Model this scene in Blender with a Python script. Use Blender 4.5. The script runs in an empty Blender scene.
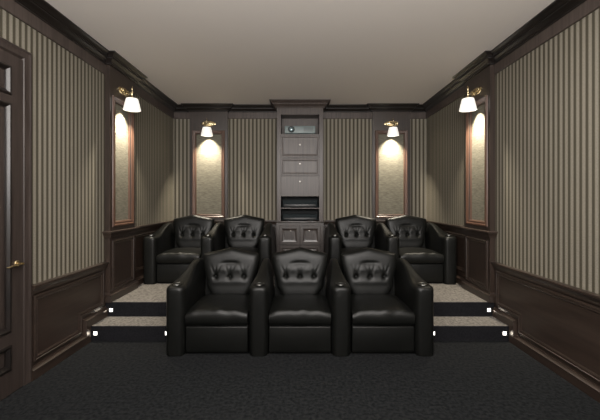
import bpy, bmesh, math, random
from mathutils import Vector, Matrix
random.seed(4)
PI = math.pi
sc = bpy.context.scene
C = sc.collection

# ------------------------------------------------------------------ camera, world, light, exposure
cd = bpy.data.cameras.new('camera'); cam = bpy.data.objects.new('camera', cd); C.objects.link(cam)
cam.location = (0, 0, 1.5); cam.rotation_euler = (PI/2, 0, 0)
cd.sensor_width = 36; cd.lens = 20.4; cd.shift_y = -10/600; cd.clip_start = 0.05
sc.camera = cam
W, D, H, Y0 = 2.25, 6.05, 3.17, -2.4          # half width, back wall, ceiling, front wall
PZ = 0.326                                     # platform height
wd = bpy.data.worlds.new('world'); sc.world = wd; wd.use_nodes = True
wd.node_tree.nodes['Background'].inputs[0].default_value = (0.6, 0.58, 0.55, 1)
wd.node_tree.nodes['Background'].inputs[1].default_value = 0.02

def area(name, loc, aim, sx, sy, power, col=(1, 1, 1), spread=180):
    l = bpy.data.lights.new(name, 'AREA'); l.shape = 'RECTANGLE'; l.size = sx; l.size_y = sy
    l.energy = power; l.color = col; l.spread = math.radians(spread)
    o = bpy.data.objects.new(name, l); C.objects.link(o); o.location = loc
    o.rotation_euler = (Vector(aim) - Vector(loc)).to_track_quat('-Z', 'Y').to_euler()
    return o
# added fill light, high up behind the camera, aimed at the rear wall
area('added_front_fill', (0, -1.6, 2.8), (0, 6, 3.0), 4.2, 0.6, 135, (1.0, 0.965, 0.93))
# added overhead fill, out of view above the floor before the seats
area('added_overhead_fill', (0, 1.2, 3.15), (0, 1.2, 0), 3.0, 2.2, 125, (1.0, 0.965, 0.93))
# added unseen uplight behind the camera, brightens the ceiling
area('added_ceiling_fill', (0, -0.6, 2.2), (0, 0.9, 3.4), 3.4, 1.2, 172, (1.0, 0.965, 0.93))

sc.view_settings.view_transform = 'Standard'; sc.view_settings.look = 'None'
sc.view_settings.gamma = 1; sc.view_settings.use_curve_mapping = False
sc.view_settings.exposure = 0.0

# ------------------------------------------------------------------ materials
def mat(name, col, rough=0.5, spec=0.5, metal=0.0, emit=None, es=0.0, coat=0.0, ior=0):
    m = bpy.data.materials.new(name); m.use_nodes = True
    p = m.node_tree.nodes['Principled BSDF']
    p.inputs['Base Color'].default_value = (*col, 1); p.inputs['Roughness'].default_value = rough
    p.inputs['Specular IOR Level'].default_value = spec; p.inputs['Metallic'].default_value = metal
    if ior: p.inputs['IOR'].default_value = ior
    if coat: p.inputs['Coat Weight'].default_value = coat; p.inputs['Coat Roughness'].default_value = 0.25
    if emit: p.inputs['Emission Color'].default_value = (*emit, 1); p.inputs['Emission Strength'].default_value = es
    return m
def N(m, t, **k):
    n = m.node_tree.nodes.new(t)
    for a, b in k.items(): setattr(n, a, b)
    return n
def L(m, a, b): m.node_tree.links.new(a, b)
def noise_col(m, c1, c2, scale=(1, 1, 1), nscale=5, detail=6, bump=0.0, bdist=0.002, lo=.35, hi=.65, coord='Object'):
    p = m.node_tree.nodes['Principled BSDF']
    tc = N(m, 'ShaderNodeTexCoord'); mp = N(m, 'ShaderNodeMapping'); mp.inputs['Scale'].default_value = scale
    nz = N(m, 'ShaderNodeTexNoise'); nz.inputs['Scale'].default_value = nscale; nz.inputs['Detail'].default_value = detail
    cr = N(m, 'ShaderNodeValToRGB'); cr.color_ramp.elements[0].position = lo; cr.color_ramp.elements[1].position = hi
    cr.color_ramp.elements[0].color = (*c1, 1); cr.color_ramp.elements[1].color = (*c2, 1)
    L(m, tc.outputs[coord], mp.inputs[0]); L(m, mp.outputs[0], nz.inputs['Vector'])
    L(m, nz.outputs[0], cr.inputs[0]); L(m, cr.outputs[0], p.inputs['Base Color'])
    if bump:
        b = N(m, 'ShaderNodeBump'); b.inputs['Strength'].default_value = bump; b.inputs['Distance'].default_value = bdist
        L(m, nz.outputs[0], b.inputs['Height']); L(m, b.outputs[0], p.inputs['Normal'])
    return m
WOOD_A, WOOD_B = (0.018, 0.0115, 0.0085), (0.031, 0.020, 0.015)
wood = noise_col(mat('dark_walnut', WOOD_A, 0.36, 0.5, ior=1.62), WOOD_A, WOOD_B, (30, 30, 1.5), 1.5, 8, 0.06, 0.001)
wood_h = noise_col(mat('dark_walnut_level_grain', WOOD_A, 0.36, 0.5, ior=1.62), WOOD_A, WOOD_B, (1.5, 30, 30), 1.5, 8, 0.06, 0.001)
wood_d = noise_col(mat('espresso_crown_wood', (0.012, 0.008, 0.006), 0.34, 0.5, ior=1.6), (0.005, 0.0035, 0.003), (0.009, 0.006, 0.005), (1, 1, 1), 3, 3)
wood_glow = noise_col(mat('walnut_painted_lamp_glow', WOOD_A, 0.36, 0.5, ior=1.62), (0.060, 0.029, 0.018), (0.085, 0.042, 0.027), (30, 30, 1.5), 1.5, 8, 0.06, 0.001)  # orange sconce glow on the niche frames is put into this wood colour
wood_door = noise_col(mat('door_walnut', WOOD_A, 0.42, 0.4), (0.024, 0.0175, 0.015), (0.040, 0.030, 0.026), (30, 30, 1.5), 1.5, 8, 0.06, 0.001)
plaster = mat('ceiling_paint', (0.86, 0.80, 0.745), 0.9, 0.2)
carpet = noise_col(mat('charcoal_carpet', (0.04,)*3, 1, 0.1), (0.0045, 0.005, 0.0056), (0.0135, 0.0142, 0.0148), (1, 1, 1), 38, 9, 0.9, 0.008, .36, .64)
carpet_l = noise_col(mat('taupe_step_carpet', (0.2,)*3, 1, 0.1), (0.092, 0.084, 0.076), (0.165, 0.152, 0.138), (1, 1, 1), 38, 9, 0.9, 0.008, .38, .62)
riser_m = noise_col(mat('black_riser_carpet', (0.01,)*3, 1, 0.1), (0.006, 0.006, 0.007), (0.012, 0.012, 0.014), (1, 1, 1), 60, 6)
leather = noise_col(mat('black_leather', (0.02,)*3, 0.42, 0.27), (0.0028, 0.0030, 0.0026), (0.0045, 0.0047, 0.0042), (1, 1, 1), 9, 8, 0.25, 0.004, .3, .7)
leather_d = mat('black_leather_shell', (0.003, 0.0032, 0.0028), 0.6, 0.12)
brass = mat('brass', (0.72, 0.60, 0.38), 0.25, 0.5, 1.0)
dbrass = mat('aged_brass', (0.42, 0.33, 0.19), 0.35, 0.5, 1.0)
nickel = mat('pewter_knob', (0.32, 0.30, 0.28), 0.35, 0.5, 1.0)
ring_m = mat('gunmetal_cup_ring', (0.10, 0.10, 0.095), 0.35, 0.5, 1.0)
black = mat('black_plastic', (0.006, 0.006, 0.006), 0.4)
shade_m = mat('lit_lamp_shade', (0.85, 0.83, 0.78), 0.6, 0.3, emit=(1, 0.96, 0.88), es=0.6)
bulb_m = mat('lit_bulb', (1, 1, 1), 0.5, emit=(1, 0.93, 0.8), es=6)
lens_m = mat('lit_step_lens', (1, 1, 1), 0.5, emit=(1, 0.95, 0.88), es=2.2)
proj_m = mat('projector_grey_shell', (0.16, 0.20, 0.20), 0.45)
glass_m = mat('lens_glass', (0.30, 0.40, 0.42), 0.08, 0.9, 0.6)
lensw = mat('lens_core', (0.8, 0.85, 0.85), 0.15, 0.9, 0.9)
av_m = mat('dark_slate_metal_front', (0.016, 0.021, 0.023), 0.6, 0.06)
shelf_dark = mat('shelf_darkening', (0.012, 0.014, 0.015), 0.6, 0.15)  # dark sheets added to darken the open shelves
wood_c = noise_col(mat('light_wood_painted_sheen', WOOD_A, 0.40, 0.42), (0.042, 0.031, 0.0265), (0.066, 0.050, 0.043), (30, 30, 1.5), 1.5, 8, 0.06, 0.001)  # lighter frieze wood; on the cabinet its paleness paints in the ceiling's reflection
cab_in = mat('cabinet_interior', (0.10, 0.085, 0.08), 0.5)

def cloth_mat():
    m = mat('cream_linen', (0.5, 0.46, 0.36), 0.85, 0.2)
    return noise_col(m, (0.095, 0.088, 0.068), (0.17, 0.158, 0.126), (6, 6, 40), 3, 8, 0.25, 0.003, .3, .7)
linen = cloth_mat()

def wallpaper(name, period, phase):
    m = mat(name, (0.3, 0.27, 0.22), 0.75, 0.25)
    p = m.node_tree.nodes['Principled BSDF']
    tc = N(m, 'ShaderNodeTexCoord'); sp = N(m, 'ShaderNodeSeparateXYZ'); L(m, tc.outputs['Object'], sp.inputs[0])
    a = N(m, 'ShaderNodeMath', operation='MULTIPLY_ADD'); a.inputs[1].default_value = 1/period; a.inputs[2].default_value = phase + 1000
    L(m, sp.outputs[0], a.inputs[0])
    f = N(m, 'ShaderNodeMath', operation='FRACT'); L(m, a.outputs[0], f.inputs[0])
    cr = N(m, 'ShaderNodeValToRGB'); e = cr.color_ramp
    lt = (0.208, 0.189, 0.152, 1); lt2 = (0.18, 0.164, 0.132, 1); dk = (0.056, 0.048, 0.033, 1); mid = (0.10, 0.087, 0.064, 1)
    e.elements[0].position = 0; e.elements[0].color = dk
    e.elements[1].position = 0.28; e.elements[1].color = dk
    for pos, c in ((0.33, mid), (0.42, lt2), (0.48, lt), (0.84, lt), (0.92, mid), (0.97, dk)):
        q = e.elements.new(pos); q.color = c
    L(m, f.outputs[0], cr.inputs[0])
    # small beads printed along the stripes
    nz = N(m, 'ShaderNodeTexNoise'); nz.inputs['Scale'].default_value = 90; nz.inputs['Detail'].default_value = 4
    mp = N(m, 'ShaderNodeMapping'); mp.inputs['Scale'].default_value = (1, 1, 1.0); L(m, tc.outputs['Object'], mp.inputs[0]); L(m, mp.outputs[0], nz.inputs['Vector'])
    mr = N(m, 'ShaderNodeMapRange'); mr.inputs[1].default_value = .3; mr.inputs[2].default_value = .7; mr.inputs[3].default_value = .84; mr.inputs[4].default_value = 1.14
    L(m, nz.outputs[0], mr.inputs[0])
    mx = N(m, 'ShaderNodeMix', data_type='RGBA', blend_type='MULTIPLY'); mx.inputs[0].default_value = 1
    L(m, cr.outputs[0], mx.inputs[6]); L(m, mr.outputs[0], mx.inputs[7]); L(m, mx.outputs[2], p.inputs['Base Color'])
    return m
paper_side = wallpaper('striped_wallpaper_side', 0.0587, 0.55)
paper_back = wallpaper('striped_wallpaper_back', 0.0690, 0.30)

# ------------------------------------------------------------------ mesh helpers
def obj(name, bm, m, parent=None, smooth=35, loc=None, rz=None):
    bmesh.ops.recalc_face_normals(bm, faces=bm.faces[:])
    me = bpy.data.meshes.new(name); bm.to_mesh(me); bm.free()
    if smooth:
        me.polygons.foreach_set('use_smooth', [True]*len(me.polygons))
        me.set_sharp_from_angle(angle=math.radians(smooth))
    me.materials.append(m)
    o = bpy.data.objects.new(name, me); C.objects.link(o)
    if parent: o.parent = parent
    if loc is not None: o.location = loc
    if rz is not None: o.rotation_euler = (0, 0, rz)
    return o
def tag(o, label=None, cat=None, group=None, kind=None):
    if label: o['label'] = label
    if cat: o['category'] = cat
    if group: o['group'] = group
    if kind: o['kind'] = kind
    return o
def empty(name, loc, rz=0):
    o = bpy.data.objects.new(name, None); C.objects.link(o); o.location = loc; o.rotation_euler = (0, 0, rz)
    o.empty_display_size = 0.1
    return o
def box(bm, x0, x1, y0, y1, z0, z1, bev=0.0, seg=2):
    v = [bm.verts.new((x, y, z)) for x in (x0, x1) for y in (y0, y1) for z in (z0, z1)]
    fs = [(0, 1, 3, 2), (4, 6, 7, 5), (0, 4, 5, 1), (2, 3, 7, 6), (0, 2, 6, 4), (1, 5, 7, 3)]
    f = [bm.faces.new([v[i] for i in q]) for q in fs]
    if bev:
        ed = list({e for q in f for e in q.edges})
        bmesh.ops.bevel(bm, geom=ed, offset=bev, segments=seg, profile=0.5, affect='EDGES')
    return bm
def bx(x0, x1, y0, y1, z0, z1, bev=0.0, seg=2):
    return box(bmesh.new(), x0, x1, y0, y1, z0, z1, bev, seg)
def lathe(bm, prof, seg=24, M=Matrix(), sx=1.0, sz=1.0):
    rings = []
    for r, z in prof:
        if r < 1e-6: rings.append([bm.verts.new(M @ Vector((0, 0, z)))])
        else: rings.append([bm.verts.new(M @ Vector((sx*r*math.cos(2*PI*i/seg), sz*r*math.sin(2*PI*i/seg), z))) for i in range(seg)])
    for a, b in zip(rings, rings[1:]):
        for i in range(seg):
            j = (i+1) % seg
            if len(a) == 1 and len(b) == 1: continue
            if len(a) == 1: bm.faces.new((a[0], b[i], b[j]))
            elif len(b) == 1: bm.faces.new((a[i], a[j], b[0]))
            else: bm.faces.new((a[i], a[j], b[j], b[i]))
    return bm
def tube(bm, pts, r, seg=10, cap=True):
    pts = [Vector(p) for p in pts]; rings = []
    for i, p in enumerate(pts):
        t = (pts[min(i+1, len(pts)-1)] - pts[max(i-1, 0)]).normalized()
        up = Vector((0, 0, 1)) if abs(t.z) < .9 else Vector((1, 0, 0))
        a = t.cross(up).normalized(); b = t.cross(a)
        rr = r[i] if isinstance(r, (list, tuple)) else r
        rings.append([bm.verts.new(p + rr*(a*math.cos(2*PI*k/seg) + b*math.sin(2*PI*k/seg))) for k in range(seg)])
    for a, b in zip(rings, rings[1:]):
        for k in range(seg):
            j = (k+1) % seg; bm.faces.new((a[k], a[j], b[j], b[k]))
    if cap: bm.faces.new(rings[0]); bm.faces.new(rings[-1])
    return bm
def sweep(bm, path, prof, normal, closed=False):
    """prof = [(out, h)]: out is along the in-plane side vector (normal x direction), h along the normal; mitred corners."""
    P = [Vector(p) for p in path]; n = Vector(normal).normalized(); k = len(P); rings = []
    for i in range(k):
        a = P[i] - P[(i-1) % k] if (i > 0 or closed) else None
        b = P[(i+1) % k] - P[i] if (i < k-1 or closed) else None
        sa = n.cross(a).normalized() if a is not None else None
        sb = n.cross(b).normalized() if b is not None else None
        if sa is None: s = sb
        elif sb is None: s = sa
        else:
            s = (sa + sb); s = s / max(1e-6, (1 + sa.dot(sb)))
        rings.append([bm.verts.new(P[i] + s*o + n*h) for o, h in prof])
    m = len(prof)
    rng = range(k) if closed else range(k-1)
    for i in rng:
        A, B = rings[i], rings[(i+1) % k]
        for j in range(m-1):
            bm.faces.new((A[j], A[j+1], B[j+1], B[j]))
    if not closed:
        bm.faces.new(rings[0]); bm.faces.new(rings[-1])
    return bm
def ring_panel(bm, rings):
    """rings = [(x0,x1,z0,z1,y)] nested rectangles lofted from the back face to the centre field."""
    R = [[bm.verts.new(p) for p in ((a, y, c), (b, y, c), (b, y, d), (a, y, d))] for a, b, c, d, y in rings]
    for A, B in zip(R, R[1:]):
        for i in range(4):
            j = (i+1) % 4; bm.faces.new((A[i], A[j], B[j], B[i]))
    bm.faces.new(R[0]); bm.faces.new(R[-1])
    return bm
def raised(x0, x1, z0, z1, yb, yf, rail=0.045, bm=None):
    """a panelled front from yb (back) to yf (front, smaller y): flat rail, sunk moulding, raised field"""
    def r(i, y): return (x0+i, x1-i, z0+i, z1-i, y)
    return ring_panel(bm or bmesh.new(), [r(0, yb), r(0, yf+.003), r(.003, yf), r(rail, yf), r(rail+.006, yf+.008), r(rail+.012, yf+.012),
                      r(rail+.018, yf+.012), r(rail+.036, yf+.003), r(rail+.04, yf+.002)])
def recessed(x0, x1, z0, z1, yb, yf, rail=0.03, bev=.018, dep=.013, bm=None):
    """a front whose field is sunk inside a flat rail with a bevelled edge"""
    def r(i, y): return (x0+i, x1-i, z0+i, z1-i, y)
    return ring_panel(bm or bmesh.new(), [r(0, yb), r(0, yf+.003), r(.003, yf), r(rail, yf), r(rail+.003, yf+.003), r(rail+bev, yf+dep), r(rail+bev+.012, yf+dep)])
def frame_rect(bm, x0, x1, z0, z1, prof, y=0.0):
    """picture-frame moulding on the plane y, prof = [(inward, outward from plane)] (outward = -y)"""
    path = [(x0, y, z0), (x1, y, z0), (x1, y, z1), (x0, y, z1)]
    # in-plane normal -y: side = n x dir, for bottom edge dir +x: (-y) x (+x) = +z -> inward
    return sweep(bm, path, prof, (0, -1, 0), True)

# wall frames of reference: local x runs to the right as one faces the wall, local -y points into the room
FR = {'left': (Vector((-W, 0, 0)), PI/2), 'right': (Vector((W, 0, 0)), -PI/2), 'back': (Vector((0, D, 0)), 0.0)}
def wobj(name, bm, m, wall, **k):
    o, rz = FR[wall]; return obj(name, bm, m, loc=o, rz=rz, **k)
def ux(wall, y):        # room depth -> local x on a side wall
    return y if wall == 'left' else -y

# ------------------------------------------------------------------ room shell
T = 0.15
tag(obj('floor', bx(-W-T, W+T, Y0-T, D+T, -T, 0), carpet, smooth=0), 'charcoal grey carpet floor', kind='structure')
tag(obj('ceiling', bx(-W-T, W+T, Y0-T, D+T, H, H+T), plaster, smooth=0), 'plain greige painted ceiling', kind='structure')
for wn in ('left', 'right'):
    a, b = sorted((ux(wn, Y0), ux(wn, D)))
    tag(wobj('wall_'+wn, bx(a, b, 0.0, T, 0, H), paper_side, wn, smooth=0), 'side wall in beige and brown striped wallpaper', kind='structure')
tag(wobj('wall_back', bx(-W-T, W+T, 0, T, 0, H), paper_back, 'back', smooth=0), 'rear wall in beige and brown striped wallpaper', kind='structure')
tag(obj('wall_front', bx(-W-T, W+T, Y0-T, Y0, 0, H), mat('front_wall_paint', (0.2, 0.18, 0.16), 0.8), smooth=0), 'wall behind the camera', kind='structure')

# platform for the rear row, with a recess for the front row, and the low steps either side
R1, R2, RX, RB = 3.613, 3.912, 1.335, 4.38
def poly_block(pts, z0, z1, bev=0.0):
    bm = bmesh.new()
    lo = [bm.verts.new((x, y, z0)) for x, y in pts]; hi = [bm.verts.new((x, y, z1)) for x, y in pts]
    bm.faces.new(lo); bm.faces.new(hi)
    for i in range(len(pts)):
        j = (i+1) % len(pts); bm.faces.new((lo[i], lo[j], hi[j], hi[i]))
    return bm
WI = W-0.004
NO = 0.012
pf = tag(obj('platform_floor', poly_block([(-WI, R2), (-RX, R2), (-RX, RB), (RX, RB), (RX, R2), (WI, R2), (WI, D-.004), (-WI, D-.004)], 0, PZ-.003), riser_m, smooth=0),
         'raised carpeted platform that carries the rear row', kind='structure')
obj('top_carpet', poly_block([(-WI, R2+.004), (-RX-.003, R2+.004), (-RX-.003, RB+.004), (RX+.003, RB+.004), (RX+.003, R2+.004), (WI, R2+.004), (WI, D-.004), (-WI, D-.004)], PZ-.003, PZ), carpet_l, pf, smooth=0)
for s, nm in ((-1, 'left'), (1, 'right')):
    xs = sorted((s*WI, s*RX))
    st = tag(obj('step_floor', bx(xs[0], xs[1], R1, R2, 0, 0.159), riser_m, smooth=0), 'low carpeted aisle step with a black riser', kind='structure')
    obj('top_carpet', bx(xs[0], xs[1], R1+.004, R2-.001, 0.159, 0.162), carpet_l, st, smooth=0)

# crown moulding all round, stepping out over the pilasters and the tall cabinet
PIL = 0.062                                        # pilaster projection
SP0, SP1 = 3.915, 4.51                             # side pilasters along the depth
BP0, BP1 = 1.275, 1.945                            # back pilasters in x
CX, CY = 0.392, 5.75                               # cabinet half width and face
path = [(-W, Y0), (-W, SP0), (-W+PIL, SP0), (-W+PIL, SP1), (-W, SP1), (-W, D), (-BP1, D), (-BP1, D-PIL), (-BP0, D-PIL), (-BP0, D),
        (-CX, D), (-CX, CY), (CX, CY), (CX, D), (BP0, D), (BP0, D-PIL), (BP1, D-PIL), (BP1, D), (W, D), (W, SP1), (W-PIL, SP1), (W-PIL, SP0), (W, SP0), (W, Y0)]
path = [(x, y, 0) for x, y in path]
# side vector = z x dir: for +y travel it is -x (into the wall), so outward offsets are negative
def P2(pr): return [(-o, z) for o, z in pr]
crown = [(0, 3.055), (.018, 3.055), (.022, 3.062), (.022, 3.070), (.030, 3.074), (.034, 3.082), (.046, 3.094), (.062, 3.104), (.066, 3.110), (.066, 3.120),
         (.078, 3.124), (.084, 3.136), (.098, 3.148), (.112, 3.154), (.116, 3.158), (.116, H), (0, H)]
bm = bmesh.new(); ci = [i for i, p in enumerate(path) if abs(p[0]) == CX]
sweep(bm, path[:ci[0]+1], P2(crown), (0, 0, 1)); sweep(bm, path[ci[-1]:], P2(crown), (0, 0, 1))
tag(obj('trim_1', bm, wood_d, smooth=25), 'dark stepped crown moulding round the ceiling', kind='structure')
frieze = [(0, 2.944), (.012, 2.944), (.016, 2.948), (.016, 3.055), (0, 3.055)]
bm = bmesh.new()
for seg_ in ([(-W, Y0), (-W, SP0)], [(-W, SP1), (-W, D), (-BP1, D)], [(-BP0, D), (-CX, D)], [(CX, D), (BP0, D)], [(BP1, D), (W, D), (W, SP1)], [(W, SP0), (W, Y0)]):
    sweep(bm, [(x, y, 0) for x, y in seg_], P2(frieze), (0, 0, 1))
tag(obj('trim_2', bm, wood_c, smooth=25), 'lighter wooden frieze band under the crown moulding', kind='structure')

# ------------------------------------------------------------------ wainscot: slab, cap rail, baseboard, panel moulding
PAN = [(0, 0), (.002, .010), (.010, .016), (.018, .016), (.022, .009), (.030, .007), (.036, .012), (.044, .008), (.050, .001), (.050, 0)]
CAP = [(-.008, 0), (.045, 0), (.048, -.006), (.048, -.018), (.040, -.024), (.036, -.034), (.026, -.046), (.022, -.056), (.020, -.075), (-.008, -.075)]
BASE = [(-.008, 0), (.030, 0), (.030, .070), (.035, .074), (.035, .082), (.026, .088), (.018, .096), (.012, .106), (-.008, .106)]
RAILZ = 0.79
def rail_sweep(bm, x0, x1, y, ztop):
    P = [(x0, y, ztop), (x1, y, ztop)]
    # n = z, dir = +x: side = z x x = +y (into wall) -> negate out
    return sweep(bm, P, [(-o, h) for o, h in CAP], (0, 0, 1))
SL = 0.010
tn = 3
def wainscot(wall, segs, label):
    """segs: (x0, x1, zbase, ztop, panels[(a,b,za,zb)])"""
    global tn
    bm = bmesh.new()
    for x0, x1, zb, zt, pans in segs:
        box(bm, x0, x1, -SL, -.0005, zb, zt-.01)
        rail_sweep(bm, x0, x1, -SL+.002, zt)
        for a, b, za, zc in pans: frame_rect(bm, a, b, za, zc, PAN, -SL)
    tag(wobj('trim_%d' % tn, bm, wood_h, wall, smooth=25), label, kind='structure'); tn += 1
def wbase(wall, path2, label):
    """baseboard following path2 = [(x, z)] in the wall plane (left to right)"""
    P = [(x, -SL+.002, z) for x, z in path2]
    # normal -y, dir +x: side = (-y) x x = +z ; profile (side=height, normal=out)
    pr = [(h, o) for o, h in BASE]
    tag(wobj('baseboard_'+label, sweep(bmesh.new(), P, pr, (0, -1, 0)), wood_h, wall, smooth=25), 'stepped dark wooden baseboard', kind='structure')
DF = 2.815                                         # far edge of the door casing
JOG = 3.602
for wn in ('left', 'right'):
    def seg(y0, y1, zb, zt, pans):
        s = sorted((ux(wn, y0), ux(wn, y1)))
        return (s[0], s[1], zb, zt, [(min(ux(wn, a), ux(wn, b)), max(ux(wn, a), ux(wn, b)), za, zc) for a, b, za, zc in pans])
    if wn == 'left':
        segs = [seg(DF, SP0, 0.0, RAILZ, []), seg(Y0, 1.72, 0, RAILZ, [(0.0, 1.6, .2, .70)])]
    else:
        segs = [seg(1.45, SP0, 0.0, RAILZ, []), seg(Y0, 1.45, 0, RAILZ, [(-.4, 1.35, .2, .70)])]
    segs.append(seg(SP1, D-.002, PZ, PZ+.815, [(SP1+.06, 5.22, PZ+.19, PZ+.70), (5.32, 5.98, PZ+.19, PZ+.70)]))
    wainscot(wn, segs, 'dark wooden wainscot with chair rail along the side wall')
    # panel moulding that follows the step
    y0 = DF+.035 if wn == 'left' else 1.56
    pts = [(y0, .136), (JOG-.125, .136), (JOG-.125, .300), (3.875, .300), (3.875, .695), (y0, .695)]
    pth = [(ux(wn, y), -SL, z) for y, z in pts]
    if wn == 'right': pth = pth[::-1]
    tag(wobj('trim_%d' % tn, sweep(bmesh.new(), pth, PAN, (0, -1, 0), True), wood_h, wn, smooth=25), 'panel moulding that follows the step', kind='structure'); tn += 1
    bp = [(DF if wn == 'left' else Y0, 0), (JOG, 0), (JOG, .163), (SP0-.001, .163)]
    if wn == 'left': wbase(wn, bp, wn)
    else: wbase(wn, [(-y, z) for y, z in bp][::-1], wn)
    a = sorted((ux(wn, SP1), ux(wn, D-.03)))
    wbase(wn, [(a[0], PZ), (a[1], PZ)], wn+'_rear')
segs = []
for x0, x1, pans in ((-W+.03, -BP1, []), (-BP0, -CX-.002, [(-BP0+.06, -.86, PZ+.19, PZ+.70), (-.80, -CX-.06, PZ+.19, PZ+.70)]),
                     (CX+.002, BP0, [(CX+.06, .80, PZ+.19, PZ+.70), (.86, BP0-.06, PZ+.19, PZ+.70)]), (BP1, W-.03, [])):
    segs.append((x0, x1, PZ, PZ+.815, pans))
wainscot('back', segs, 'dark wooden wainscot with chair rail along the rear wall')
for i, (x0, x1) in enumerate(((-BP0, -CX-.002), (CX+.002, BP0))):
    wbase('back', [(x0, PZ), (x1, PZ)], 'back_%d' % (i+1))

# ------------------------------------------------------------------ pilasters with a linen niche
NF = [(0, 0), (.003, .012), (.012, .018), (.024, .016), (.032, .008), (.042, .006), (.050, .010), (.058, .004), (.062, -.012), (.064, -.030), (.064, -.0345)]
def pilaster(wall, xc, width, z0, label):
    o, rz = FR[wall]
    M = Matrix.Translation(o) @ Matrix.Rotation(rz, 4, 'Z')
    root = empty('wall_pillar', M @ Vector((xc, 0, z0)), rz)
    tag(root, label, kind='structure')
    h = width/2; P = PIL; zt = 3.06
    NZ0, NZ1 = 1.185-z0, 2.725-z0           # niche frame outer
    fx = h-.048                              # frame outer half width
    ix = fx-.062
    bm = bmesh.new()
    # stiles, rails, back panel
    box(bm, -h, -ix, -P, -.0005, 0, zt-z0); box(bm, ix, h, -P, -.0005, 0, zt-z0)
    box(bm, -ix, ix, -P, -.0005, 0, NZ0+.062); box(bm, -ix, ix, -P, -.0005, NZ1-.062, zt-z0)
    obj('pillar_body', bm, wood, root, smooth=0)
    obj('fabric_panel', bx(-ix+.001, ix-.001, -P+.034, -.001, NZ0+.063, NZ1-.063), linen, root, smooth=0)
    obj('niche_frame', frame_rect(bmesh.new(), -fx, fx, NZ0, NZ1, NF, -P+.0005), wood_glow, root, smooth=25)
    # lower raised moulding, cap rail returning round the pilaster, base
    obj('lower_moulding', frame_rect(bmesh.new(), -h+.045, h-.045, .128, .70, PAN, -P), wood_h, root, smooth=25)
    # n=z; travelling x+ along the front: side=+y. path wraps round three sides
    wrap = [(-h, 0, 0), (-h, -P, 0), (h, -P, 0), (h, 0, 0)]
    cap = [(-o+.008, z+.818) for o, z in CAP]
    obj('chair_rail', sweep(bmesh.new(), [(x, y+0.0, 0) for x, y, _ in wrap], [(-(o)+0.0, z+.815) for o, z in CAP], (0, 0, 1)), wood_h, root, smooth=25)
    obj('pillar_base', sweep(bmesh.new(), wrap, [(-(o)+.004, z) for o, z in BASE], (0, 0, 1)), wood_h, root, smooth=25)
    return root
for wn in ('left', 'right'):
    c = (SP0+SP1)/2
    pilaster(wn, ux(wn, c), SP1-SP0, PZ, 'wooden pilaster with a lit linen panel on the side wall beside the steps')
for s in (-1, 1):
    pilaster('back', s*(BP0+BP1)/2, BP1-BP0, PZ, 'wooden pilaster with a lit linen panel on the rear wall')

# ------------------------------------------------------------------ the door on the near left wall
dl = 1.83; dr = 2.735
dro = empty('door_1', (-W, 0, 0), PI/2); tag(dro, 'tall dark wooden panelled door with a brass lever', kind='structure')
bm = bmesh.new()
CAS = [(0, 0), (0, .030), (.006, .036), (.020, .036), (.030, .030), (.050, .026), (.066, .024), (.074, .016), (.082, .010), (.082, 0)]
frm = [(dl-.084, -.0006, 0.002), (dl-.084, -.0006, 2.712), (DF-.002, -.0006, 2.712), (DF-.002, -.0006, 0.002)]
sweep(bm, frm, [(-i, o) for i, o in CAS], (0, -1, 0))
obj('door_frame', bm, wood_door, dro, smooth=25)
bm = bmesh.new()
st_ = .118; zb, zt = .006, 2.625
xl, xr = dl+st_, dr-st_
rows = ((.195, .378), (.487, 2.242), (2.312, 2.527))
box(bm, dl, xl, -.022, -.0006, zb, zt); box(bm, xr, dr, -.022, -.0006, zb, zt)
prev = zb
for a, b in rows:
    box(bm, xl, xr, -.022, -.0006, prev, a); prev = b
box(bm, xl, xr, -.022, -.0006, prev, zt)
obj('door_leaf', bm, wood_door, dro, smooth=0)
DP = [(-.004, 0), (-.002, .008), (.006, .012), (.014, .010), (.018, .006), (.026, -.004), (.034, -.008), (.036, -.021)]
for a, b in rows:
    xm = (xl+xr)/2
    g = bmesh.new(); frame_rect(g, xl, xr, a, b, DP, -.022)
    mo = obj('panel_moulding', g, wood_d, dro, smooth=25)
    g = bmesh.new()
    def rr(i, y): return (xl+i, xr-i, a+i, b-i, y)
    ring_panel(g, [rr(.001, -.0006), rr(.001, -.003), rr(.03, -.003), rr(.055, -.014), rr(.058, -.014)])
    obj('raised_panel', g, wood_door, mo, smooth=25)
hd = bmesh.new(); hz = 1.0; hx = dr-.062
lathe(hd, [(0, 0), (.026, 0), (.026, .006), (.022, .010), (.010, .012), (.009, .05), (.011, .054), (0, .056)], 20, Matrix.Translation((hx, -.022, hz)) @ Matrix.Rotation(PI/2, 4, 'X'))
tube(hd, [(hx+.012, -.058, hz), (hx-.02, -.060, hz), (hx-.07, -.062, hz-.004), (hx-.115, -.058, hz-.010), (hx-.125, -.052, hz-.008)], [.009, .010, .008, .007, .004])
obj('lever_handle', hd, dbrass, dro)
for z in (.3, 1.35, 2.4):
    g = bmesh.new(); tube(g, [(dl-.002, -.018, z-.05), (dl-.002, -.018, z+.05)], .007); obj('hinge', g, dbrass, dro)

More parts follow.
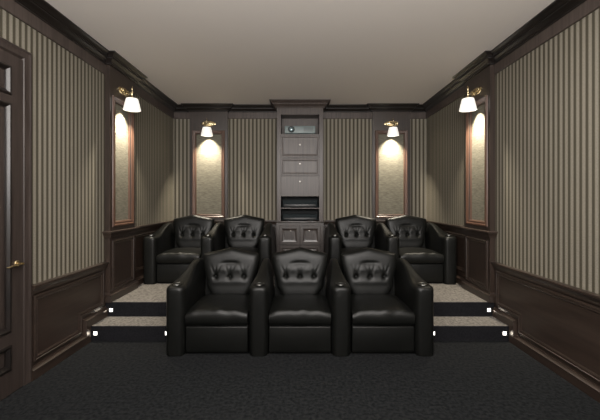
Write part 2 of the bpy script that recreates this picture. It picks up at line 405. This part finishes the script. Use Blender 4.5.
# ------------------------------------------------------------------ recliners
def smoothstep(a, b, x):
    t = max(0, min(1, (x-a)/(b-a))); return t*t*(3-2*t)
def arm_bm(cx):
    st = [(0, .628, .9), (.003, .640, .95), (.010, .650, 1), (.024, .657, 1), (.045, .661, 1), (.075, .663, 1), (.13, .664, 1), (.19, .667, .98), (.26, .679, .88), (.34, .700, .74), (.42, .724, .62),
          (.50, .750, .53), (.58, .776, .47), (.66, .796, .43), (.74, .804, .41), (.82, .800, .40), (.90, .780, .40), (.95, .740, .40), (.965, .68, .38)]
    b0 = .097; bm = bmesh.new(); rings = []
    for i, (y, h, w) in enumerate(st):
        b = b0*(.42+.58*math.sqrt(max(0, 1-(1-y/.085)**2))) if y < .085 else (b0 if y < .94 else b0*.93)
        wt = min(b, b0*w)
        half = [(b*.94, 0), (b, .012), (b, .20), (b*.8+wt*.2, .42), (b*.5+wt*.5, h-.16 if wt < b*.9 else h-.10), (b*.3+wt*.7, h-.085), (wt*1.0, h-.040), (wt*.96, h-.020), (wt*.80, h-.006), (wt*.5, h), (wt*.2, h+.002)]
        pts = [(-x, z) for x, z in half] + [(x, z) for x, z in half[::-1]]
        rings.append([bm.verts.new((cx+x, y, z+.004)) for x, z in pts])
    m = len(rings[0])
    for A, B in zip(rings, rings[1:]):
        for j in range(m):
            k = (j+1) % m; bm.faces.new((A[j], A[k], B[k], B[j]))
    bm.faces.new(rings[0]); bm.faces.new(rings[-1])
    return bm
def cushion_bm():
    """seat cushion between the arms: crowned top, rolled front lip"""
    bm = bmesh.new(); nx, ns = 20, 26; hw = .298
    prof = []                                     # (y, z) around the front roll then over the top
    prof += [(.60, .285), (.10, .285), (.045, .288)]
    for k in range(9):
        a = -PI/2 + PI*k/8; prof.append((.036-.034*math.cos(a), .362+.074*math.sin(a)))
    for k in range(1, 13):
        t = k/12; prof.append((.036+t*.60, .436+.016*math.sin(t*PI)-.010*t))
    rows = []
    for (y, z) in prof:
        row = []
        for i in range(nx+1):
            u = -1+2*i/nx; e = (1-abs(u)**5)
            zz = z; yy = y
            if z > .362:
                zz = .362 + (z-.362)*(.60+.40*e) + .006*math.cos(u*2.2)*e + .0035*math.sin(u*9+1)*smoothstep(.2, .0, y)
                if y < .2: zz += .004*math.sin(u*14)*math.exp(-((y-.03)/.05)**2)
            if y < .06: yy = y + .012*(1-e) - .004*math.cos(u*6)
            row.append(bm.verts.new((u*hw, yy, zz)))
        rows.append(row)
    n = len(rows)
    for a in range(n):
        A, B = rows[a], rows[(a+1) % n]
        for i in range(nx): bm.faces.new((A[i], A[i+1], B[i+1], B[i]))
    bm.faces.new([r[0] for r in rows]); bm.faces.new([r[-1] for r in rows])
    return bm
BTN = [(-.162, .622), (0, .622), (.162, .622)]
def back_width(v):
    return .205 + .065*smoothstep(0, .30, v) + .058*smoothstep(.25, .88, v)
def back_top(u):
    return .872 + .068*(1-abs(u)**1.25)*.85 + .010*math.exp(-(u/.25)**2) - .010*max(0, abs(u)-.95)/.05
def back_bm():
    bm = bmesh.new(); nu, nv = 64, 60; z0 = .385
    def front(u, v):
        zt = back_top(u); z = z0+(zt-z0)*v; x = u*back_width(v)
        y = .665+.17*(z-z0)
        bulge = .070*(max(0, 1-abs(u)**8)**.55)*(max(0, 1-abs(2*v-1)**10)**.5)
        return x, y, z, bulge
    def dimple(x, z):
        d = 0
        for bx_, bz in BTN:
            d += .022*math.exp(-(((x-bx_)/.022)**2+((z-bz)/.020)**2))
            if z > bz:      # pleats running up and fanning from the button
                for fan in (-1, 0, 1):
                    xx = bx_+fan*(z-bz)*.42
                    d += (.009 if fan == 0 else .007)*math.exp(-((x-xx)/.011)**2)*(1-smoothstep(bz+.06, bz+.15, z))
            else:
                d += .005*math.exp(-((x-bx_)/.03)**2)*math.exp(-((z-bz)/.05)**2)
        # roll crease above the tufting
        cz = .762+.012*math.cos(x*9)
        d += .012*math.exp(-((z-cz)/.020)**2)*(1-smoothstep(.03, .14, abs(x)))
        d -= .006*math.exp(-((z-(.70))/.035)**2)*(1-smoothstep(.15, .24, abs(x)))
        d -= .006*math.exp(-((z-.565)/.03)**2)*(1-smoothstep(.16, .24, abs(x)))
        return d
    F, Bk = [], []
    for j in range(nv+1):
        v = j/nv; a, b = [], []
        for i in range(nu+1):
            # denser near the rims
            t = -1+2*i/nu; u = math.sin(t*PI/2)*.5+t*.5
            vv = .5-.5*math.cos(PI*v); vv = .5*vv+.5*v
            x, y, z, bl = front(u, vv)
            w = min(1, bl/.06)
            a.append(bm.verts.new((x, y-bl+dimple(x, z)*w, z)))
            rim = i in (0, nu) or j in (0, nv)
            b.append(a[-1] if rim else bm.verts.new((x, y+.35*bl, z)))
        F.append(a); Bk.append(b)
    for j in range(nv):
        for i in range(nu):
            bm.faces.new((F[j][i], F[j][i+1], F[j+1][i+1], F[j+1][i]))
            q = (Bk[j][i], Bk[j+1][i], Bk[j+1][i+1], Bk[j][i+1])
            bm.faces.new(q)
    return bm
def shell_bm():
    """the outer back that wraps behind the cushion, arched a little lower than it"""
    bm = bmesh.new(); n = 24; rings = []
    for (y, sc_, dz) in ((.700, .94, -.03), (.70, 1.0, -.012), (.73, 1.02, -.006), (.86, .99, -.012), (.885, .95, -.03)):
        pts = [(-.29*sc_, .03), (-.295*sc_, .40)]
        for i in range(n+1):
            u = -1+2*i/n; pts.append((u*.296*sc_, back_top(u)+dz-.006-.05*max(0, abs(u)-.85)/.15))
        pts += [(.295*sc_, .40), (.29*sc_, .03)]
        rings.append([bm.verts.new((x, y+.10*(z-.4 if z > .4 else 0), z)) for x, z in pts])
    m = len(rings[0])
    for A, B in zip(rings, rings[1:]):
        for j in range(m):
            k = (j+1) % m; bm.faces.new((A[j], A[k], B[k], B[j]))
    bm.faces.new(rings[0]); bm.faces.new(rings[-1])
    return bm
AX = 0.400
def make_recliner(arms):
    r = empty('recliner', (0, 0, 0))
    obj('seat_base', bx(-.300, .300, .06, .70, .004, .284, .008), leather_d, r)
    obj('footrest_panel', bx(-.300, .300, .034, .060, .030, .276, .010, 3), leather, r)
    obj('seat_cushion', cushion_bm(), leather, r, smooth=60)
    obj('back_shell', shell_bm(), leather_d, r, smooth=40)
    bk = obj('back_cushion', back_bm(), leather, r, smooth=75)
    for bx_, bz in BTN:
        g = bmesh.new(); lathe(g, [(0, .007), (.006, .006), (.010, .003), (.011, 0), (0, -.001)], 14,
                               Matrix.Translation((bx_, .665+.17*(bz-.385)-.055, bz)) @ Matrix.Rotation(PI/2, 4, 'X'))
        obj('button', g, leather, bk)
    for s in arms:
        a = obj('arm', arm_bm(s*AX), leather, r, smooth=50)
        g = bmesh.new(); cz = .6765
        lathe(g, [(.040, 0), (.041, .004), (.045, .006), (.050, .004), (.052, -.004)], 28, Matrix.Translation((s*AX, .088, cz)))
        cup = obj('cup_holder', g, ring_m, a)
        g = bmesh.new(); lathe(g, [(0, .0012), (.0405, .0012), (.0405, 0)], 28, Matrix.Translation((s*AX, .088, cz+.0008))); obj('cup_well', g, black, cup)
    return r
def copy_tree(o, parent=None):
    c = o.copy(); C.objects.link(c); c.parent = parent
    for ch in [x for x in o.children]: copy_tree(ch, c)
    return c
FY, RY = 3.252, 4.712
both = make_recliner((-1, 1)); lone = make_recliner((-1,)); rone = make_recliner((1,))
PIT = 0.806
def seat(src, first, x, y, z, label, group):
    o = src if first else copy_tree(src)
    o.location = (x, y, z); o['label'] = label; o['category'] = 'recliner'; o['group'] = group
FG, RG = 'front row of recliners', 'rear row of recliners'
seat(both, True, 0, FY, 0, 'black tufted leather recliner in the middle of the front row of three', FG)
seat(lone, True, -PIT, FY, 0, 'black tufted leather recliner at the left end of the front row of three', FG)
seat(rone, True, PIT, FY, 0, 'black tufted leather recliner at the right end of the front row of three', FG)
RC = 1.700
seat(both, False, -RC, RY, PZ, 'black tufted leather recliner on the platform against the left wall', RG)
seat(rone, False, -RC+PIT, RY, PZ, 'black tufted leather recliner on the platform just left of the wooden cabinet', RG)
seat(lone, False, RC-PIT, RY, PZ, 'black tufted leather recliner on the platform just right of the wooden cabinet', RG)
seat(both, False, RC, RY, PZ, 'black tufted leather recliner on the platform against the right wall', RG)

# ------------------------------------------------------------------ base cabinet and tall cabinet in the middle of the rear wall
bc = empty('base_cabinet', (0, D, PZ)); BY = -(D-5.665)
tag(bc, 'dark wooden base cabinet with two panelled doors under the tall cabinet', 'cabinet')
bm = bmesh.new(); ztop = 1.122-PZ
box(bm, -.392, .392, BY+.02, -.002, 0.001, ztop)
box(bm, -.392, -.345, BY, BY+.02, 0.001, ztop); box(bm, .345, .392, BY, BY+.02, 0.001, ztop)
box(bm, -.345, .345, BY, BY+.02, ztop-.05, ztop); box(bm, -.345, .345, BY, BY+.02, 0.001, .10); box(bm, -.012, .012, BY, BY+.02, .10, ztop-.05)
obj('cabinet_body', bm, wood, bc, smooth=0)
ct = bx(-.412, .412, BY-.018, -.002, ztop, ztop+.024, .005); obj('countertop', ct, wood, bc)
for s in (-1, 1):
    x0, x1 = sorted((s*.010, s*.343))
    d = obj('cabinet_door', recessed(x0, x1, .43, ztop-.052, BY+.019, BY-.012, .045, .03, .011), wood, bc, smooth=20)
    g = bmesh.new(); lathe(g, [(0, 0), (.010, 0), (.005, .004), (.005, .014), (.012, .018), (.014, .024), (.010, .030), (0, .032)], 16,
                           Matrix.Translation((s*.155, BY-.011, ztop-.135)) @ Matrix.Rotation(PI/2, 4, 'X')); obj('knob', g, nickel, d)
    obj('lower_drawer', raised(x0, x1, .105, .42, BY+.019, BY-.012, .05), wood, bc, smooth=20)

tc = empty('media_cabinet', (0, D, 1.147)); ZB = 1.147; TY = -(D-CY)
tag(tc, 'tall wooden cabinet, toned paler for ceiling reflection, with drawers and open shelves on the rear wall', 'cabinet')
def z_(v): return v-ZB
bm = bmesh.new(); zt = z_(3.056)
for a, b in ((-.391, -.325), (.325, .391)): box(bm, a, b, TY, -.002, 0, zt)
box(bm, -.325, .325, TY, -.002, z_(2.945), zt)
box(bm, -.325, .325, TY, -.002, z_(2.585), z_(2.615))
box(bm, -.325, .325, TY+.02, -.002, z_(1.558), z_(2.585))
box(bm, -.325, .325, -.02, -.002, 0, z_(2.95))
box(bm, -.325, .325, TY, -.002, z_(2.205), z_(2.222)); box(bm, -.325, .325, TY, -.002, z_(1.905), z_(1.918))
obj('cabinet_body', bm, wood_c, tc, smooth=0)
obj('shelf_dark_sheet', bx(-.323, .323, -.026, -.021, z_(1.150), z_(1.552)), shelf_dark, tc, smooth=0)
for sx in (-1, 1): obj('side_dark_sheet', bx(*sorted((sx*.3245, sx*.321)), TY+.03, -.027, z_(1.150), z_(1.552)), shelf_dark, tc, smooth=0)
obj('shelf', bx(-.324, .324, TY+.004, -.021, z_(1.352), z_(1.368)), wood_c, tc, smooth=0)
for a, b, fl in ((2.226, 2.582, 0), (1.921, 2.202, 0), (1.562, 1.902, 1)):
    g = bx(-.322, .322, TY-.010, TY+.019, z_(a), z_(b), .003) if fl else recessed(-.322, .322, z_(a), z_(b), TY+.019, TY-.010, .022, .026, .009)
    d = obj('drawer', g, wood_c, tc, smooth=20)
    kz = {2.226: 2.432, 1.921: 2.110, 1.562: 1.808}[a]
    g = bmesh.new(); lathe(g, [(0, 0), (.010, 0), (.006, .004), (.006, .014), (.014, .018), (.017, .024), (.012, .031), (0, .033)], 16,
                           Matrix.Translation((0, TY-(.010 if fl else -.004), z_(kz))) @ Matrix.Rotation(PI/2, 4, 'X')); obj('knob', g, nickel, d)

obj('crown_moulding', sweep(bmesh.new(), [(-CX, -.001, -ZB), (-CX, TY, -ZB), (CX, TY, -ZB), (CX, -.001, -ZB)], [(-o, z-.0005) for o, z in crown], (0, 0, 1)), wood_c, tc, smooth=25)
pr = empty('projector', (0, D-.17, 2.6165)); tag(pr, 'grey projector with a round lens in the top opening of the cabinet', 'projector')
PF = -.115
obj('housing', bx(-.262, .262, PF, .12, .012, .142, .014, 3), proj_m, pr)
g = bmesh.new(); A = Matrix.Translation((-.147, PF+.004, .082)) @ Matrix.Rotation(PI/2, 4, 'X')
lathe(g, [(.046, 0), (.054, 0), (.056, .014), (.050, .020), (.042, .018), (.038, .008)], 28, A); lz = obj('lens_ring', g, black, pr)
g = bmesh.new(); lathe(g, [(.038, .006), (.030, .014), (.018, .019), (0, .021)], 28, A); obj('lens_glass', g, glass_m, lz)
g = bmesh.new()
for i in range(7): box(g, .06, .23, PF-.0015, PF+.002, .045+i*.011, .049+i*.011)
obj('vent_grille', g, black, pr)
for sx in (-.22, .22):
    for sy in (-.09, .09):
        g = bmesh.new(); lathe(g, [(0, 0), (.012, 0), (.012, .013), (0, .013)], 12, Matrix.Translation((sx, sy, 0))); obj('foot', g, black, pr)
for z, h, lab, x in ((1.3685, .125, 'slate grey audio receiver on the upper open shelf of the cabinet', 0), (1.1475, .110, 'slate grey disc player on the lower open shelf of the cabinet', 0)):
    a = empty('media_player', (x, D-.15, z)); tag(a, lab, 'media player', 'equipment in the open shelves')
    obj('casing', bx(-.29, .29, -.115, .11, .010, h, .004), av_m, a)
    g = bmesh.new(); box(g, -.27, .27, -.1175, -.114, .018, h*.45, .001); obj('fascia', g, black, a)
    for k in (-.2, .2): obj('foot', bx(k-.02, k+.02, -.08, .08, 0, .011), black, a)

# ------------------------------------------------------------------ wall sconces
def make_sconce():
    r = empty('wall_sconce', (0, 0, 0))
    R = Matrix.Rotation(PI/2, 4, 'X')
    g = bmesh.new(); lathe(g, [(0, 0), (.130, 0), (.130, .006), (.118, .012), (.100, .012), (.092, .008), (.060, .014), (.030, .022), (0, .024)], 36, R, 1.0, .36)
    bp = obj('backplate', g, brass, r)
    for s in (-1, 1):
        g = bmesh.new(); pts = []
        for k in range(22):
            t = k/21; a = t*2.2*PI; rr = .036*(1-t*.65)
            pts.append((s*(.075-rr*math.cos(a)), -.022-.01*t, rr*math.sin(a)*.9))
        tube(g, pts, [.007-.003*k/21 for k in range(22)], 8)
        obj('scroll', g, brass, bp)
    g = bmesh.new(); tube(g, [(0, -.018, 0), (0, -.045, -.018), (0, -.085, -.026), (0, -.108, -.030)], .008); obj('arm', g, brass, r)
    g = bmesh.new(); Z = Matrix.Translation((0, -.108, 0))
    lathe(g, [(0, .072), (.006, .068), (.010, .058), (.006, .050), (.004, .046), (.009, .040), (.006, .034), (.005, .010), (.012, 0), (.012, -.012), (.007, -.020), (.007, -.050), (.013, -.056), (.016, -.075), (.006, -.084), (.006, -.125), (0, -.126)], 16, Z)
    obj('stem', g, brass, r)
    g = bmesh.new(); lathe(g, [(.066, -.090), (.069, -.090), (.082, -.140), (.101, -.228), (.0985, -.228), (.079, -.140), (.066, -.090)], 40, Z)
    sh = obj('lamp_shade', g, shade_m, r, smooth=60)
    g = bmesh.new()
    for k in range(3):
        a = 2*PI*k/3; tube(g, [(0, -.108, -.093), (.065*math.cos(a), -.108+.065*math.sin(a), -.093)], .002, 6)
    obj('shade_spider', g, brass, sh)
    g = bmesh.new(); lathe(g, [(0, -.138), (.008, -.136), (.010, -.131), (.008, -.125), (0, -.122)], 14, Z); obj('bulb', g, bulb_m, r)
    l = bpy.data.lights.new('bulb_light', 'SPOT'); l.energy = 270; l.color = (1.0, 0.90, 0.72); l.spot_size = math.radians(86); l.spot_blend = 1.0; l.shadow_soft_size = .012
    lo = bpy.data.objects.new('bulb_light', l); C.objects.link(lo); lo.parent = r; lo.location = (0, -.108, -.142); lo.rotation_euler = (math.radians(8), 0, 0)
    return r
SZ = 2.842
sco = make_sconce()
spots = []
for wn, y, lab in (('left', (SP0+SP1)/2, 'brass wall sconce with white shade on the left side wall pilaster, above the steps'), ('right', (SP0+SP1)/2, 'brass wall sconce with white shade on the right side wall pilaster, above the steps')):
    s = -1 if wn == 'left' else 1
    spots.append(((s*(W-PIL), y, SZ), FR[wn][1], lab))
for s, lab in ((-1, 'brass wall sconce with white shade on the rear wall, left of the cabinet'), (1, 'brass wall sconce with white shade on the rear wall, right of the cabinet')):
    spots.append(((s*(BP0+BP1)/2, D-PIL, SZ), 0, lab))
for i, (loc, rz, lab) in enumerate(spots):
    o = sco if i == 0 else copy_tree(sco)
    o.location = loc; o.rotation_euler = (0, 0, rz); tag(o, lab, 'wall lamp', 'brass wall sconces')

# ------------------------------------------------------------------ step lights
def make_step_light():
    r = empty('step_light', (0, 0, 0))
    g = bmesh.new(); ring_panel(g, [(-.026, .026, -.026, .026, 0), (-.026, .026, -.026, .026, -.004), (-.021, .021, -.021, .021, -.005), (-.020, .020, -.020, .020, -.003)])
    obj('bezel', g, black, r, smooth=0)
    obj('lens', bx(-.019, .019, -.0065, -.0028, -.019, .019, .001), lens_m, r)
    l = bpy.data.lights.new('lens_light', 'AREA'); l.shape = 'SQUARE'; l.size = .022; l.energy = .04; l.color = (1, .86, .66)
    lo = bpy.data.objects.new('lens_light', l); C.objects.link(lo); lo.parent = r; lo.location = (0, -.008, 0); lo.rotation_euler = (PI/2, 0, 0)
    return r
sl = make_step_light()
lab2 = [(-2.172, R1, .085, 'small square light on the lower riser at the left wall'), (2.172, R1, .085, 'small square light on the lower riser at the right wall'),
        (-2.172, R2, .235, 'small square light on the upper riser at the left wall'), (2.172, R2, .235, 'small square light on the upper riser at the right wall'),
        (-1.412, R1, .085, 'small square light on the lower riser beside the left end recliner'), (1.412, R1, .085, 'small square light on the lower riser beside the right end recliner')]
for i, (x, y, z, lab) in enumerate(lab2):
    o = sl if i == 0 else copy_tree(sl)
    o.location = (x, y-.0003, z); tag(o, lab, 'step light', 'square step lights')
